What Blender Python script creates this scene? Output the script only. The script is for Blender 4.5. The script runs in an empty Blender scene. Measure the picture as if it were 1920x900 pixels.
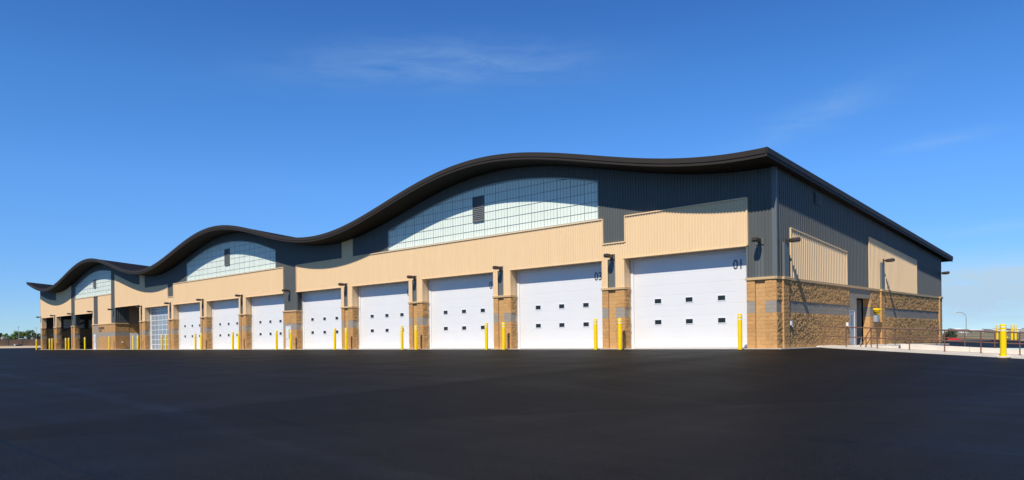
import bpy, bmesh, math, random
from mathutils import Vector, Matrix
random.seed(7)
sc = bpy.context.scene
COL = sc.collection

# ------------------------------------------------------------------ camera
H = 0.537                      # camera height above the finished floor of the building
TH = math.radians(43.5217)
RO = 0.01188
Fv = Vector((-math.sin(TH), math.cos(TH), 0)); Rv = Vector((math.cos(TH), math.sin(TH), 0)); Zv = Vector((0, 0, 1))
cr = Rv*math.cos(RO) - Zv*math.sin(RO)
cu = Zv*math.cos(RO) + Rv*math.sin(RO)
cam_d = bpy.data.cameras.new('camera'); cam = bpy.data.objects.new('camera', cam_d); COL.objects.link(cam)
M = Matrix(((cr.x, cu.x, -Fv.x, 0), (cr.y, cu.y, -Fv.y, 0), (cr.z, cu.z, -Fv.z, H), (0, 0, 0, 1)))
cam.matrix_world = M
cam_d.sensor_width = 36; cam_d.lens = 1388.08/1920*36
cam_d.shift_y = 188.88/1920
cam_d.clip_end = 6000; cam_d.clip_start = 0.1
sc.camera = cam

# ------------------------------------------------------------------ sun, sky
D = Vector((-0.265, 1.0, -1.21)).normalized()         # direction the light travels
sun_d = bpy.data.lights.new('sun', 'SUN'); sun = bpy.data.objects.new('sun', sun_d); COL.objects.link(sun)
sun.rotation_euler = (-D).to_track_quat('Z', 'Y').to_euler()
sun_d.energy = 5.0; sun_d.angle = math.radians(0.5); sun_d.color = (1.0, 0.945, 0.85)
world = bpy.data.worlds.new('World'); sc.world = world; world.use_nodes = True
wt = world.node_tree; wt.nodes.clear()
def N(t, k, **kw):
    n = t.nodes.new(k)
    for a, b in kw.items(): setattr(n, a, b)
    return n
sky = N(wt, 'ShaderNodeTexSky', sky_type='NISHITA', sun_disc=False)
sky.sun_elevation = math.asin(-D.z)
sky.sun_rotation = math.atan2(-D.x, -D.y)
sky.altitude = 1500; sky.air_density = 1.0; sky.dust_density = 0.0; sky.ozone_density = 5
hs = N(wt, 'ShaderNodeHueSaturation'); hs.inputs['Saturation'].default_value = 1.06; hs.inputs['Hue'].default_value = 0.504
tint = N(wt, 'ShaderNodeVectorMath', operation='MULTIPLY'); tint.inputs[1].default_value = (.70, 1.12, 1.62)   # the deep polarised blue of the day
wt.links.new(sky.outputs[0], tint.inputs[0]); wt.links.new(tint.outputs[0], hs.inputs['Color'])
tc = N(wt, 'ShaderNodeTexCoord')
def vm(op, a, b=None):
    n = N(wt, 'ShaderNodeVectorMath', operation=op)
    for i, v in enumerate((a, b)):
        if v is None: continue
        if isinstance(v, (tuple, Vector)): n.inputs[i].default_value = v
        else: wt.links.new(v, n.inputs[i])
    return n.outputs['Value' if op == 'DOT_PRODUCT' else 'Vector']
def ma(op, a, b=None, c=None, clamp=False):
    n = N(wt, 'ShaderNodeMath', operation=op, use_clamp=clamp)
    for i, v in enumerate((a, b, c)):
        if v is None: continue
        if isinstance(v, (int, float)): n.inputs[i].default_value = v
        else: wt.links.new(v, n.inputs[i])
    return n.outputs[0]
gen = tc.outputs['Generated']
# thin cirrus wisps, each fixed at its own direction in the sky
wisps = [((-0.703, 0.619, 0.350), 0.17, 0.026, 0.03, 0.24), ((-0.346, 0.899, 0.267), 0.085, 0.018, 0.28, 0.18),
         ((-0.221, 0.949, 0.222), 0.050, 0.008, 0.10, 0.16), ((-0.188, 0.981, 0.045), 0.22, 0.035, 0.0, 0.95), ((-0.10, 0.985, 0.075), 0.16, 0.008, 0.05, 0.6),
         ((-0.16, 0.975, 0.120), 0.12, 0.007, 0.02, 0.22)]
cloud = None
for (c, w, hgt, tilt, amp) in wisps:
    c = Vector(c).normalized(); r = c.cross(Zv).normalized(); u = r.cross(c).normalized()
    r2 = r*math.cos(tilt) + u*math.sin(tilt); u2 = u*math.cos(tilt) - r*math.sin(tilt)
    a = ma('DIVIDE', vm('DOT_PRODUCT', gen, tuple(r2)), w); b = ma('DIVIDE', vm('DOT_PRODUCT', gen, tuple(u2)), hgt)
    q = ma('ADD', ma('MULTIPLY', a, a), ma('MULTIPLY', b, b))
    g = ma('MULTIPLY', ma('EXPONENT', ma('MULTIPLY', q, -1.0)), ma('GREATER_THAN', vm('DOT_PRODUCT', gen, tuple(c)), 0))
    g = ma('MULTIPLY', g, amp)
    if w == 0.22: haze_band = g
    cloud = g if cloud is None else ma('ADD', cloud, g)
sx = N(wt, 'ShaderNodeSeparateXYZ'); wt.links.new(gen, sx.inputs[0])
rp = N(wt, 'ShaderNodeValToRGB'); el = rp.color_ramp.elements; rp.color_ramp.interpolation = 'LINEAR'
stops = [(0.0, (1.15, .95, .84)), (.05, (1.35, 1.02, .88)), (.20, (1.95, 1.44, 1.15)), (.31, (1.78, 1.44, 1.17)), (.43, (1.50, 1.22, 1.08)), (.56, (1.02, .84, .76)), (.75, (.55, .45, .42)), (1.0, (.30, .25, .24))]
while len(el) < len(stops): el.new(.5)
for e_, (p_, c_) in zip(el, stops): e_.position = p_; e_.color = (*c_, 1)
wt.links.new(sx.outputs['Z'], rp.inputs[0])
skyc = N(wt, 'ShaderNodeVectorMath', operation='MULTIPLY'); wt.links.new(hs.outputs[0], skyc.inputs[0]); wt.links.new(rp.outputs[0], skyc.inputs[1])
mp = N(wt, 'ShaderNodeMapping'); mp.inputs['Scale'].default_value = (5, 5, 26); mp.inputs['Rotation'].default_value = (0.25, 0.12, 0.5)
wt.links.new(gen, mp.inputs['Vector'])
nz = N(wt, 'ShaderNodeTexNoise'); nz.inputs['Scale'].default_value = 2.4; nz.inputs['Detail'].default_value = 7; nz.inputs['Roughness'].default_value = 0.62
nz.inputs['Distortion'].default_value = 0.6
wt.links.new(mp.outputs[0], nz.inputs['Vector'])
fac = ma('ADD', ma('MULTIPLY', haze_band, .45), ma('MULTIPLY', cloud, ma('MULTIPLY_ADD', nz.outputs['Fac'], 2.3, -0.50, clamp=True)), clamp=True)
mx = N(wt, 'ShaderNodeMix', data_type='RGBA')
wt.links.new(fac, mx.inputs['Factor']); wt.links.new(skyc.outputs[0], mx.inputs['A']); mx.inputs['B'].default_value = (5.3, 7.5, 9.5, 1)
bg = N(wt, 'ShaderNodeBackground'); bg.inputs['Strength'].default_value = 0.088
wo = N(wt, 'ShaderNodeOutputWorld')
wt.links.new(mx.outputs['Result'], bg.inputs['Color']); wt.links.new(bg.outputs[0], wo.inputs[0])
sc.view_settings.view_transform = 'Standard'; sc.view_settings.look = 'None'
sc.view_settings.exposure = 0.0; sc.view_settings.gamma = 1
sc.render.engine = 'CYCLES'

# ------------------------------------------------------------------ materials
MATS = {}
def mat(name, col, rough=0.6, var=0.08, scale=6.0, bump=0.0, bscale=40.0, metal=0.0, spec=0.5, stretch=(1, 1, 1), island=0.0, detail=4):
    m = bpy.data.materials.new(name); m.use_nodes = True; t = m.node_tree; p = t.nodes['Principled BSDF']
    p.inputs['Roughness'].default_value = rough; p.inputs['Metallic'].default_value = metal
    p.inputs['Specular IOR Level'].default_value = spec
    geo = N(t, 'ShaderNodeNewGeometry')
    mp = N(t, 'ShaderNodeMapping'); mp.inputs['Scale'].default_value = stretch
    t.links.new(geo.outputs['Position'], mp.inputs['Vector'])
    n = N(t, 'ShaderNodeTexNoise'); n.inputs['Scale'].default_value = scale; n.inputs['Detail'].default_value = detail
    t.links.new(mp.outputs[0], n.inputs['Vector'])
    mr = N(t, 'ShaderNodeMapRange'); mr.inputs['From Min'].default_value = 0.25; mr.inputs['From Max'].default_value = 0.75
    mr.inputs['To Min'].default_value = 1-var; mr.inputs['To Max'].default_value = 1+var
    t.links.new(n.outputs['Fac'], mr.inputs['Value'])
    f = mr.outputs[0]
    if island:
        mr2 = N(t, 'ShaderNodeMapRange'); mr2.inputs['To Min'].default_value = 1-island; mr2.inputs['To Max'].default_value = 1+island
        t.links.new(geo.outputs['Random Per Island'], mr2.inputs['Value'])
        mm = N(t, 'ShaderNodeMath', operation='MULTIPLY'); t.links.new(f, mm.inputs[0]); t.links.new(mr2.outputs[0], mm.inputs[1]); f = mm.outputs[0]
        oi = N(t, 'ShaderNodeObjectInfo'); mr3 = N(t, 'ShaderNodeMapRange'); mr3.inputs['To Min'].default_value = 1-island; mr3.inputs['To Max'].default_value = 1+island
        t.links.new(oi.outputs['Random'], mr3.inputs['Value'])
        mm = N(t, 'ShaderNodeMath', operation='MULTIPLY'); t.links.new(f, mm.inputs[0]); t.links.new(mr3.outputs[0], mm.inputs[1]); f = mm.outputs[0]
    vmn = N(t, 'ShaderNodeVectorMath', operation='SCALE'); vmn.inputs[0].default_value = col
    t.links.new(f, vmn.inputs['Scale']); t.links.new(vmn.outputs[0], p.inputs['Base Color'])
    if bump:
        nb = N(t, 'ShaderNodeTexNoise'); nb.inputs['Scale'].default_value = bscale; nb.inputs['Detail'].default_value = 5
        t.links.new(geo.outputs['Position'], nb.inputs['Vector'])
        bn = N(t, 'ShaderNodeBump'); bn.inputs['Strength'].default_value = 1.0; bn.inputs['Distance'].default_value = bump
        t.links.new(nb.outputs['Fac'], bn.inputs['Height']); t.links.new(bn.outputs[0], p.inputs['Normal'])
    MATS[name] = m
    return m
beige = mat('beige_siding', (.83, .585, .325), .55, .03, .7, stretch=(3, 3, .4))
grey = mat('grey_siding', (.106, .112, .105), .55, .06, .7, stretch=(3, 3, .4), spec=.25)
greyflat = mat('grey_channel', (.13, .142, .138), .5, .04, 1)
fasc = mat('bronze_fascia', (.041, .034, .029), .6, .06, 1.5, spec=.12)
soff = mat('soffit_metal', (.016, .015, .013), .7, .1, 2, spec=.15)
roofm = mat('roof_metal', (.012, .010, .0095), .7, .1, 1, spec=.12)
tan = mat('split_tan', (.56, .300, .108), .9, .22, 16, .006, 30, island=.09)
tanr = mat('split_tan_rough', (.50, .285, .108), .9, .24, 14, .008, 34, island=.09)
gblk = mat('ground_grey_block', (.34, .29, .23), .85, .10, 8, .002, 60, island=.05)
gside = mat('smooth_grey_masonry', (.31, .265, .205), .85, .09, 3, .001, 60, island=.03)
mort = mat('mortar', (.46, .28, .125), .9, .1, 10)
capm = mat('cast_cap', (.60, .40, .20), .8, .06, 6)
smooth = mat('smooth_tan_block', (.60, .335, .125), .85, .10, 10, .002, 40, island=.05)
white = mat('white_door_paint', (.78, .76, .73), .35, .015, .8)
whitet = mat('white_trim', (.78, .78, .79), .35, .02, 1)
jamb = mat('tan_jamb_steel', (.62, .44, .26), .45, .04, 2)
dgl = mat('dark_glazing', (.012, .013, .012), .12, .3, 3)
numm = mat('numeral_vinyl', (.12, .12, .125), .5, .05, 5)
concr = mat('concrete', (.64, .57, .48), .85, .10, 2.5, .002, 50)
concr2 = mat('concrete_wall', (.66, .58, .49), .85, .12, 1.6, .002, 50)
yel = mat('yellow_sleeve', (1.0, .67, .0), .45, .04, 3, spec=.25)
yelw = mat('reflective_band', (.85, .85, .62), .3, .02, 3)
bronze = mat('bronze_lamp', (.055, .038, .026), .4, .1, 4)
railm = mat('brown_rail_paint', (.15, .075, .050), .5, .12, 5)
black = mat('black_void', (.006, .006, .006), .9, 0, 1)
steel = mat('grey_steel_door', (.36, .37, .40), .4, .03, 2)
galv = mat('galvanised', (.32, .35, .36), .45, .1, 4)
bluem = mat('blue_paint', (.035, .13, .24), .45, .08, 4)
redm = mat('red_plastic', (.75, .012, .01), .4, .06, 2)
orange = mat('hydrant_paint', (.9, .45, .01), .4, .05, 4)
lens = mat('lamp_lens', (.35, .33, .28), .2, .03, 3)
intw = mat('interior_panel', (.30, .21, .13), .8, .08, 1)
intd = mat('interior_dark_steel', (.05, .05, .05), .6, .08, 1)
gravel = mat('gravel_surface', (.56, .43, .28), .95, .2, 1.2)
fencem = mat('fence_fabric', (.19, .125, .085), .9, .3, .45, stretch=(1, 1, .6))
fpost = mat('fence_post_metal', (.12, .10, .09), .6, .1, 1)
bark = mat('bark', (.08, .055, .035), .9, .2, 4)
bldw = mat('far_white_cladding', (.72, .71, .70), .7, .04, .05)
shedm = mat('pale_shed_cladding', (.42, .40, .37), .8, .05, .3)
bldr = mat('far_dark_roof', (.16, .12, .11), .8, .08, .1)
leafs = [mat('leaf_%s' % n, c, .7, .35, .8) for n, c in (('deep', (.038, .058, .022)), ('mid', (.075, .13, .025)), ('bright', (.13, .21, .03)), ('bush', (.022, .036, .010)))]
# translucent glazing panels: pale, slightly glossy, a little light passes
pg = mat('translucent_glazing', (.80, .86, .73), .35, .03, 1.2, spec=.35, island=.018)
dpg = mat('door_glazing', (.27, .31, .34), .15, .10, .8, spec=.8)
mul = mat('mullion_metal', (.36, .39, .37), .45, .05, 2)

def asphalt_mat():
    m = bpy.data.materials.new('new_asphalt'); m.use_nodes = True; t = m.node_tree; p = t.nodes['Principled BSDF']
    geo = N(t, 'ShaderNodeNewGeometry')
    def noise(sc_, det=4, stretch=(1, 1, 1), rot=0):
        mp = N(t, 'ShaderNodeMapping'); mp.inputs['Scale'].default_value = stretch; mp.inputs['Rotation'].default_value = (0, 0, rot)
        t.links.new(geo.outputs['Position'], mp.inputs['Vector'])
        n = N(t, 'ShaderNodeTexNoise'); n.inputs['Scale'].default_value = sc_; n.inputs['Detail'].default_value = det
        t.links.new(mp.outputs[0], n.inputs['Vector']); return n.outputs['Fac']
    def m2(op, a, b, clamp=False):
        n = N(t, 'ShaderNodeMath', operation=op, use_clamp=clamp)
        for i, v in enumerate((a, b)):
            if isinstance(v, (int, float)): n.inputs[i].default_value = v
            else: t.links.new(v, n.inputs[i])
        return n.outputs[0]
    def rng(v, a, b, c, d):
        n = N(t, 'ShaderNodeMapRange'); t.links.new(v, n.inputs['Value'])
        for k, x in zip(('From Min', 'From Max', 'To Min', 'To Max'), (a, b, c, d)): n.inputs[k].default_value = x
        return n.outputs[0]
    fine = noise(42, 5); mid = noise(1.1, 5); streak = noise(.55, 4, (.18, 1.6, 1), 0.06); streak2 = noise(.35, 3, (1.2, .12, 1), 0.5)
    speck = noise(55, 2)
    k = m2('MULTIPLY', rng(fine, .34, .66, .30, 1.75), rng(mid, .3, .7, .88, 1.12))
    k = m2('MULTIPLY', k, rng(streak, .35, .65, .86, 1.16))
    k = m2('ADD', k, rng(speck, .60, .70, 0, 2.6))
    v = N(t, 'ShaderNodeVectorMath', operation='SCALE'); v.inputs[0].default_value = (.0084, .0080, .0079); t.links.new(k, v.inputs['Scale'])
    t.links.new(v.outputs[0], p.inputs['Base Color'])
    r = m2('ADD', rng(streak, .3, .7, .54, .64), rng(streak2, .35, .65, -.03, .03))
    # a paving joint crossing the lot, a little smoother than the rest
    dt = N(t, 'ShaderNodeVectorMath', operation='DOT_PRODUCT'); t.links.new(geo.outputs['Position'], dt.inputs[0])
    a = Vector((-41.6, 8.8)); b = Vector((-9.2, 5.7)); dd = (b-a).normalized(); nn = Vector((-dd.y, dd.x))
    dt.inputs[1].default_value = (nn.x, nn.y, 0)
    e = m2('SUBTRACT', dt.outputs['Value'], float(nn.dot(a))); e = m2('ABSOLUTE', e, 0)
    e = m2('ADD', e, rng(mid, .3, .7, -.25, .25))
    jn = rng(e, .10, .34, 1, 0)
    r = m2('SUBTRACT', r, m2('MULTIPLY', jn, .055))
    # faint paver-width seams running along the building
    sp = N(t, 'ShaderNodeSeparateXYZ'); t.links.new(geo.outputs['Position'], sp.inputs[0])
    yy = m2('ADD', sp.outputs['Y'], rng(mid, .3, .7, -.04, .04)); pp = m2('PINGPONG', m2('ADD', yy, 1.3), 2.15)
    seam = rng(pp, .02, .07, 1, 0); r = m2('SUBTRACT', r, m2('MULTIPLY', seam, .05))
    v2 = N(t, 'ShaderNodeVectorMath', operation='SCALE'); t.links.new(v.outputs[0], v2.inputs[0]); t.links.new(rng(seam, 0, 1, 1, .55), v2.inputs['Scale']); t.links.new(v2.outputs[0], p.inputs['Base Color'])
    t.links.new(r, p.inputs['Roughness'])
    p.inputs['Specular IOR Level'].default_value = .07
    bn = N(t, 'ShaderNodeBump'); bn.inputs['Strength'].default_value = .9; bn.inputs['Distance'].default_value = .007
    t.links.new(fine, bn.inputs['Height']); t.links.new(bn.outputs[0], p.inputs['Normal'])
    return m
asph = asphalt_mat()
def field_mat():
    m = mat('dry_field', (.16, .12, .06), .95, .3, .08)
    t = m.node_tree; p = t.nodes['Principled BSDF']; geo = N(t, 'ShaderNodeNewGeometry')
    n = N(t, 'ShaderNodeTexNoise'); n.inputs['Scale'].default_value = .035; n.inputs['Detail'].default_value = 6
    t.links.new(geo.outputs['Position'], n.inputs['Vector'])
    cr_ = N(t, 'ShaderNodeValToRGB'); e = cr_.color_ramp.elements
    e[0].position = .38; e[0].color = (.10, .115, .035, 1); e[1].position = .60; e[1].color = (.27, .19, .11, 1)
    t.links.new(n.outputs['Fac'], cr_.inputs[0]); t.links.new(cr_.outputs[0], p.inputs['Base Color'])
    return m
fieldm = field_mat()

# ------------------------------------------------------------------ helpers
class MB:
    def __init__(s): s.v = []; s.f = []; s.mi = []; s.sm = False
    def face(s, pts, mi=0):
        b = len(s.v); s.v += [tuple(p) for p in pts]; s.f.append(tuple(range(b, b+len(pts)))); s.mi.append(mi)
    def quads(s, v, f, mi=0):
        b = len(s.v); s.v += [tuple(p) for p in v]; s.f += [tuple(b+i for i in q) for q in f]; s.mi += [mi]*len(f)
    def box(s, x0, x1, y0, y1, z0, z1, mi=0):
        x0, x1 = min(x0, x1), max(x0, x1); y0, y1 = min(y0, y1), max(y0, y1); z0, z1 = min(z0, z1), max(z0, z1)
        v = [(x0, y0, z0), (x1, y0, z0), (x1, y1, z0), (x0, y1, z0), (x0, y0, z1), (x1, y0, z1), (x1, y1, z1), (x0, y1, z1)]
        s.quads(v, [(0, 3, 2, 1), (4, 5, 6, 7), (0, 1, 5, 4), (1, 2, 6, 5), (2, 3, 7, 6), (3, 0, 4, 7)], mi)
    def tube(s, a, b, r, n=8, r2=None, mi=0, caps=True):
        a = Vector(a); b = Vector(b); d = (b-a).normalized(); r2 = r if r2 is None else r2
        u = d.orthogonal().normalized(); w = d.cross(u)
        ring = lambda c, rr: [c+u*rr*math.cos(2*math.pi*i/n)+w*rr*math.sin(2*math.pi*i/n) for i in range(n)]
        v = ring(a, r)+ring(b, r2); f = [(i, (i+1) % n, n+(i+1) % n, n+i) for i in range(n)]
        if caps: f += [tuple(range(n-1, -1, -1)), tuple(range(n, 2*n))]
        s.quads(v, f, mi)
    def lathe(s, prof, n=20, mi=0, c=(0, 0)):
        v = []; f = []
        for r, z in prof:
            for i in range(n): v.append((c[0]+r*math.cos(2*math.pi*i/n), c[1]+r*math.sin(2*math.pi*i/n), z))
        for k in range(len(prof)-1):
            for i in range(n): f.append((k*n+i, k*n+(i+1) % n, (k+1)*n+(i+1) % n, (k+1)*n+i))
        f.append(tuple(range(n-1, -1, -1))); f.append(tuple(range((len(prof)-1)*n, len(prof)*n)))
        s.quads(v, f, mi)
    def prism(s, pts, axis, a, b, mi=0):       # pts 2D polygon extruded between a and b on the axis
        def p(q, t): return (t, q[0], q[1]) if axis == 'x' else ((q[0], t, q[1]) if axis == 'y' else (q[0], q[1], t))
        n = len(pts); v = [p(q, a) for q in pts]+[p(q, b) for q in pts]
        f = [(i, (i+1) % n, n+(i+1) % n, n+i) for i in range(n)]+[tuple(range(n-1, -1, -1)), tuple(range(n, 2*n))]
        s.quads(v, f, mi)
    def mesh(s, name, mats, smooth=False):
        me = bpy.data.meshes.new(name); me.from_pydata(s.v, [], s.f)
        for m in (mats if isinstance(mats, (list, tuple)) else [mats]): me.materials.append(m)
        me.polygons.foreach_set('material_index', s.mi)
        if smooth: me.polygons.foreach_set('use_smooth', [True]*len(s.f))
        me.update()
        bm = bmesh.new(); bm.from_mesh(me); bmesh.ops.recalc_face_normals(bm, faces=bm.faces); bm.to_mesh(me); bm.free()
        return me
    def build(s, name, mats, parent=None, smooth=False, loc=(0, 0, 0), bevel=0, kind=None, label=None):
        o = bpy.data.objects.new(name, s.mesh(name, mats, smooth)); COL.objects.link(o)
        put(o, parent, loc)
        if bevel:
            md = o.modifiers.new('bevel', 'BEVEL'); md.width = bevel; md.segments = 2; md.limit_method = 'ANGLE'
        if kind: o['kind'] = kind
        if label: o['label'] = label
        return o
WL = {}
def put(o, parent, loc=(0, 0, 0)):
    """loc is in world space; parents never rotate or scale"""
    loc = Vector(loc); WL[o.name] = loc
    if parent is not None:
        o.parent = parent; o.location = loc-WL[parent.name]
    else: o.location = loc
def thing(name, label, cat, loc=(0, 0, 0), group=None, rz=0):
    o = bpy.data.objects.new(name, None); COL.objects.link(o); o.location = loc; o.rotation_euler = (0, 0, rz); WL[o.name] = Vector(loc)
    o['label'] = label; o['category'] = cat; o.empty_display_size = .2
    if group: o['group'] = group
    return o
def child(mb, name, mats, root, smooth=False, bevel=0):      # mesh in local coordinates of its thing
    o = bpy.data.objects.new(name, mb.mesh(name, mats, smooth)); COL.objects.link(o); o.parent = root; WL[o.name] = Vector((0, 0, 0))
    if bevel:
        md = o.modifiers.new('bevel', 'BEVEL'); md.width = bevel; md.segments = 2; md.limit_method = 'ANGLE'
    return o
def copy_tree(o, parent=None):
    c = o.copy(); COL.objects.link(c)
    if parent is not None: c.parent = parent
    for ch in list(o.children): copy_tree(ch, c)
    return c
def struct(mb, name, m, **k):
    return mb.build(name, m, kind='structure', **k)

# ------------------------------------------------------------------ the site
X1, Y0 = -15.79, 35.757        # front right corner of the building
XE = -143.4                    # far end
YB = 66.4                      # rear wall
def gz(x, y):
    if x < -150: return -.03+.14*min(1, (-150-x)/120)
    return -.03-min(1.0, .028*max(0, Y0-.3-y)+.058*max(0, x-X1-.15)*(1 if x > X1 else 0))
def sheet(xs, ys, zf, skip=None):
    m = MB(); idx = {}
    for i, x in enumerate(xs):
        for j, y in enumerate(ys): idx[i, j] = len(m.v); m.v.append((x, y, zf(x, y)))
    for i in range(len(xs)-1):
        for j in range(len(ys)-1):
            if skip and skip((xs[i]+xs[i+1])/2, (ys[j]+ys[j+1])/2): continue
            m.f.append((idx[i, j], idx[i+1, j], idx[i+1, j+1], idx[i, j+1])); m.mi.append(0)
    return m
def lin(a, b, n): return [a+(b-a)*i/n for i in range(n+1)]
struct(sheet(lin(-300, -150, 12)+lin(-140, X1, 20)+lin(X1+.15, 4, 10)+[15, 40, 120], lin(-120, 0, 6)+lin(5, Y0-.3, 8)+[40.72]+[75, 110],
             gz, lambda x, y: x > X1 and y > 40.72), 'asphalt_lot', asph)
def gz2(x, y): return -.045-.0015*max(0, y-43)-.014*max(0, x+12) if x < 20 else -.5
struct(sheet([X1, -12, -8, 0, 20, 60, 160], [43.15, 60, 80, 99.0], gz2), 'rear_driveway', asph)
# concrete at the foot of the walls
a = MB(); a.box(XE-.3, X1+.32, Y0-.28, Y0+.75, -.2, 0); a.box(X1-.02, X1+.32, Y0+.75, 40.72, -.2, 0.0); struct(a, 'concrete_apron', concr)
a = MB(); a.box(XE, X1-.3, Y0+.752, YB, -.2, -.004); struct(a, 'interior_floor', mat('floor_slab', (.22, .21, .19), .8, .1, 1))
def walk_z(x): return .035-.0535*(x+15.0)
w = MB()
xs = lin(X1+.02, 6, 14)
for i in range(len(xs)-1):
    a_, b_ = xs[i], xs[i+1]; g_ = .006 if i else 0
    v = []
    for x in (a_+g_, b_): v += [(x, 40.725, gz(x, 40.7)-.12), (x, 40.725, walk_z(x)), (x, 43.0, walk_z(x)), (x, 43.0, gz(x, 40.7)-.12)]
    w.quads(v, [(0, 1, 5, 4), (1, 2, 6, 5), (2, 3, 7, 6), (0, 3, 2, 1), (4, 5, 6, 7)])
struct(w, 'sloped_walkway', concr)
w = MB(); w.box(X1+.03, -12.3, 43.004, 53.5, -.3, .03); struct(w, 'entry_landing', concr)
k = thing('retaining_wall', 'low pale concrete kerb wall behind the sloped walkway', 'wall', (-12.2, 43.1, -.1))
def kerb_z(x): return .10-.0568*(x+11.7)
xs = [-12.2, -9.0, -5.9, -2.8, .3, 3.4, 6.5]
for i in range(len(xs)-1):
    a_, b_ = xs[i]+.006, xs[i+1]-.006; w = MB(); v = []
    for x in (a_, b_): v += [(x, 43.0, -.9), (x, 43.0, kerb_z(x)), (x, 43.2, kerb_z(x)), (x, 43.2, -.9)]
    w.quads(v, [(0, 1, 5, 4), (1, 2, 6, 5), (2, 3, 7, 6), (3, 0, 4, 7), (0, 3, 2, 1), (4, 5, 6, 7)])
    w.build('wall_segment', concr2, k, bevel=.008)

# far ground: field to the horizon
def fz(x, y):
    d = math.hypot(x, y)
    if x > -140: return -.25 + 2.3*max(0, min(1, (d-110)/500)) if y > 60 else -1.5
    return -.4
fm = MB()
rr = [99, 130, 180, 260, 400, 700, 1200, 3000, 5500]
xsf = [-5500, -3000, -1500, -700, -330, -300, -200, -144, -120, -90, -60, -30, 0, 60, 160, 400, 900, 2000, 5500]
def fz2(x, y):
    if x <= -300: return .80+max(0, min(1.2, (-x-320)*.004))
    d = math.hypot(x, y); b = -.3+2.8*max(0, min(1, (d-100)/480))
    return b
struct(sheet(xsf, rr, fz2), 'open_field', fieldm)
struct(sheet([-5500, -2500, -1000, -500, -308, -300.5], [-5500, -2000, -600, -100, 0, 50, 90, 98.9], lambda x, y: fz2(min(x, -301), y)), 'far_field', fieldm)
struct(sheet([-318, -300, -268], [-60, 0, 60, 98.9, 150], lambda x, y: {-318: .86, -300: .70, -268: .085}[x]), 'gravel_strip', gravel)
struct(sheet([60, 160, 400, 2000, 5500], [-5500, -1000, -200, 0, 40, 99], lambda x, y: -1.1 if y < 40 else -.6), 'side_field', fieldm)
w = MB(); w.box(-60, 60, 98.6, 99.2, -.5, -.02); struct(w, 'driveway_kerb', concr)

# ------------------------------------------------------------------ building
B = thing('bus_garage', 'long low garage building with wavy dark roof, beige panels and tan block piers', 'building', (-80, Y0, 0))
EO = 1.8; SL = .078; PER = 39.08
def ztop(x): return 11.1+1.5*math.cos(2*math.pi*(x+35.55)/PER)
def under(x, y): return ztop(x)-.42-SL*(y-(Y0-EO))
XR = X1+.40; XL = XE-.6; YF = Y0-EO; YR = 68.2
NX = 220
rx = lin(XL, XR, NX)
def ribbon(mb, y0, y1, za, zb, mi=0):   # swept box whose bottom / top follow the wave
    v = []; f = []
    for x in rx:
        for (y, z) in ((y0, za), (y0, zb), (y1, zb), (y1, za)): v.append((x, y, ztop(x)+z-SL*(y-YF)))
    for i in range(len(rx)-1):
        for q in range(4): f.append((i*4+q, i*4+(q+1) % 4, (i+1)*4+(q+1) % 4, (i+1)*4+q))
    f += [(0, 1, 2, 3), (len(v)-4, len(v)-1, len(v)-2, len(v)-3)]
    mb.quads(v, f, mi)
m = MB(); ribbon(m, YF+.10, YR-.1, -.30, -.02); m.build('roof', roofm, B)
ro = bpy.context.scene.objects['roof']
m = MB(); ribbon(m, YF+.08, YR-.1, -.40, -.305); m.build('soffit', soff, B)
m = MB(); ribbon(m, YF-.035, YF+.10, -.27, .0); m.build('fascia', fasc, B, label='upper band of the wavy front fascia')
m = MB(); ribbon(m, YF, YF+.08, -.42, -.285); m.build('fascia', fasc, B, label='lower band of the wavy front fascia')
def rake(x0, x1, za, zb):
    mb = MB(); v = []
    for y in (YF-.035, YR):
        for x, z in ((x0, za), (x0, zb), (x1, zb), (x1, za)): v.append((x, y, ztop(XR)+z-SL*(y-YF)))
    mb.quads(v, [(0, 1, 2, 3), (7, 6, 5, 4), (0, 4, 5, 1), (1, 5, 6, 2), (2, 6, 7, 3), (3, 7, 4, 0)]); return mb
rakem = mat('dark_rake_trim', (.038, .038, .040), .6, .06, 2, spec=.2)
rake(XR-.03, XR+.05, -.27, .005).build('rake_trim', rakem, B); rake(XR-.05, XR+.015, -.42, -.285).build('rake_trim', rakem, B)

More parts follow.
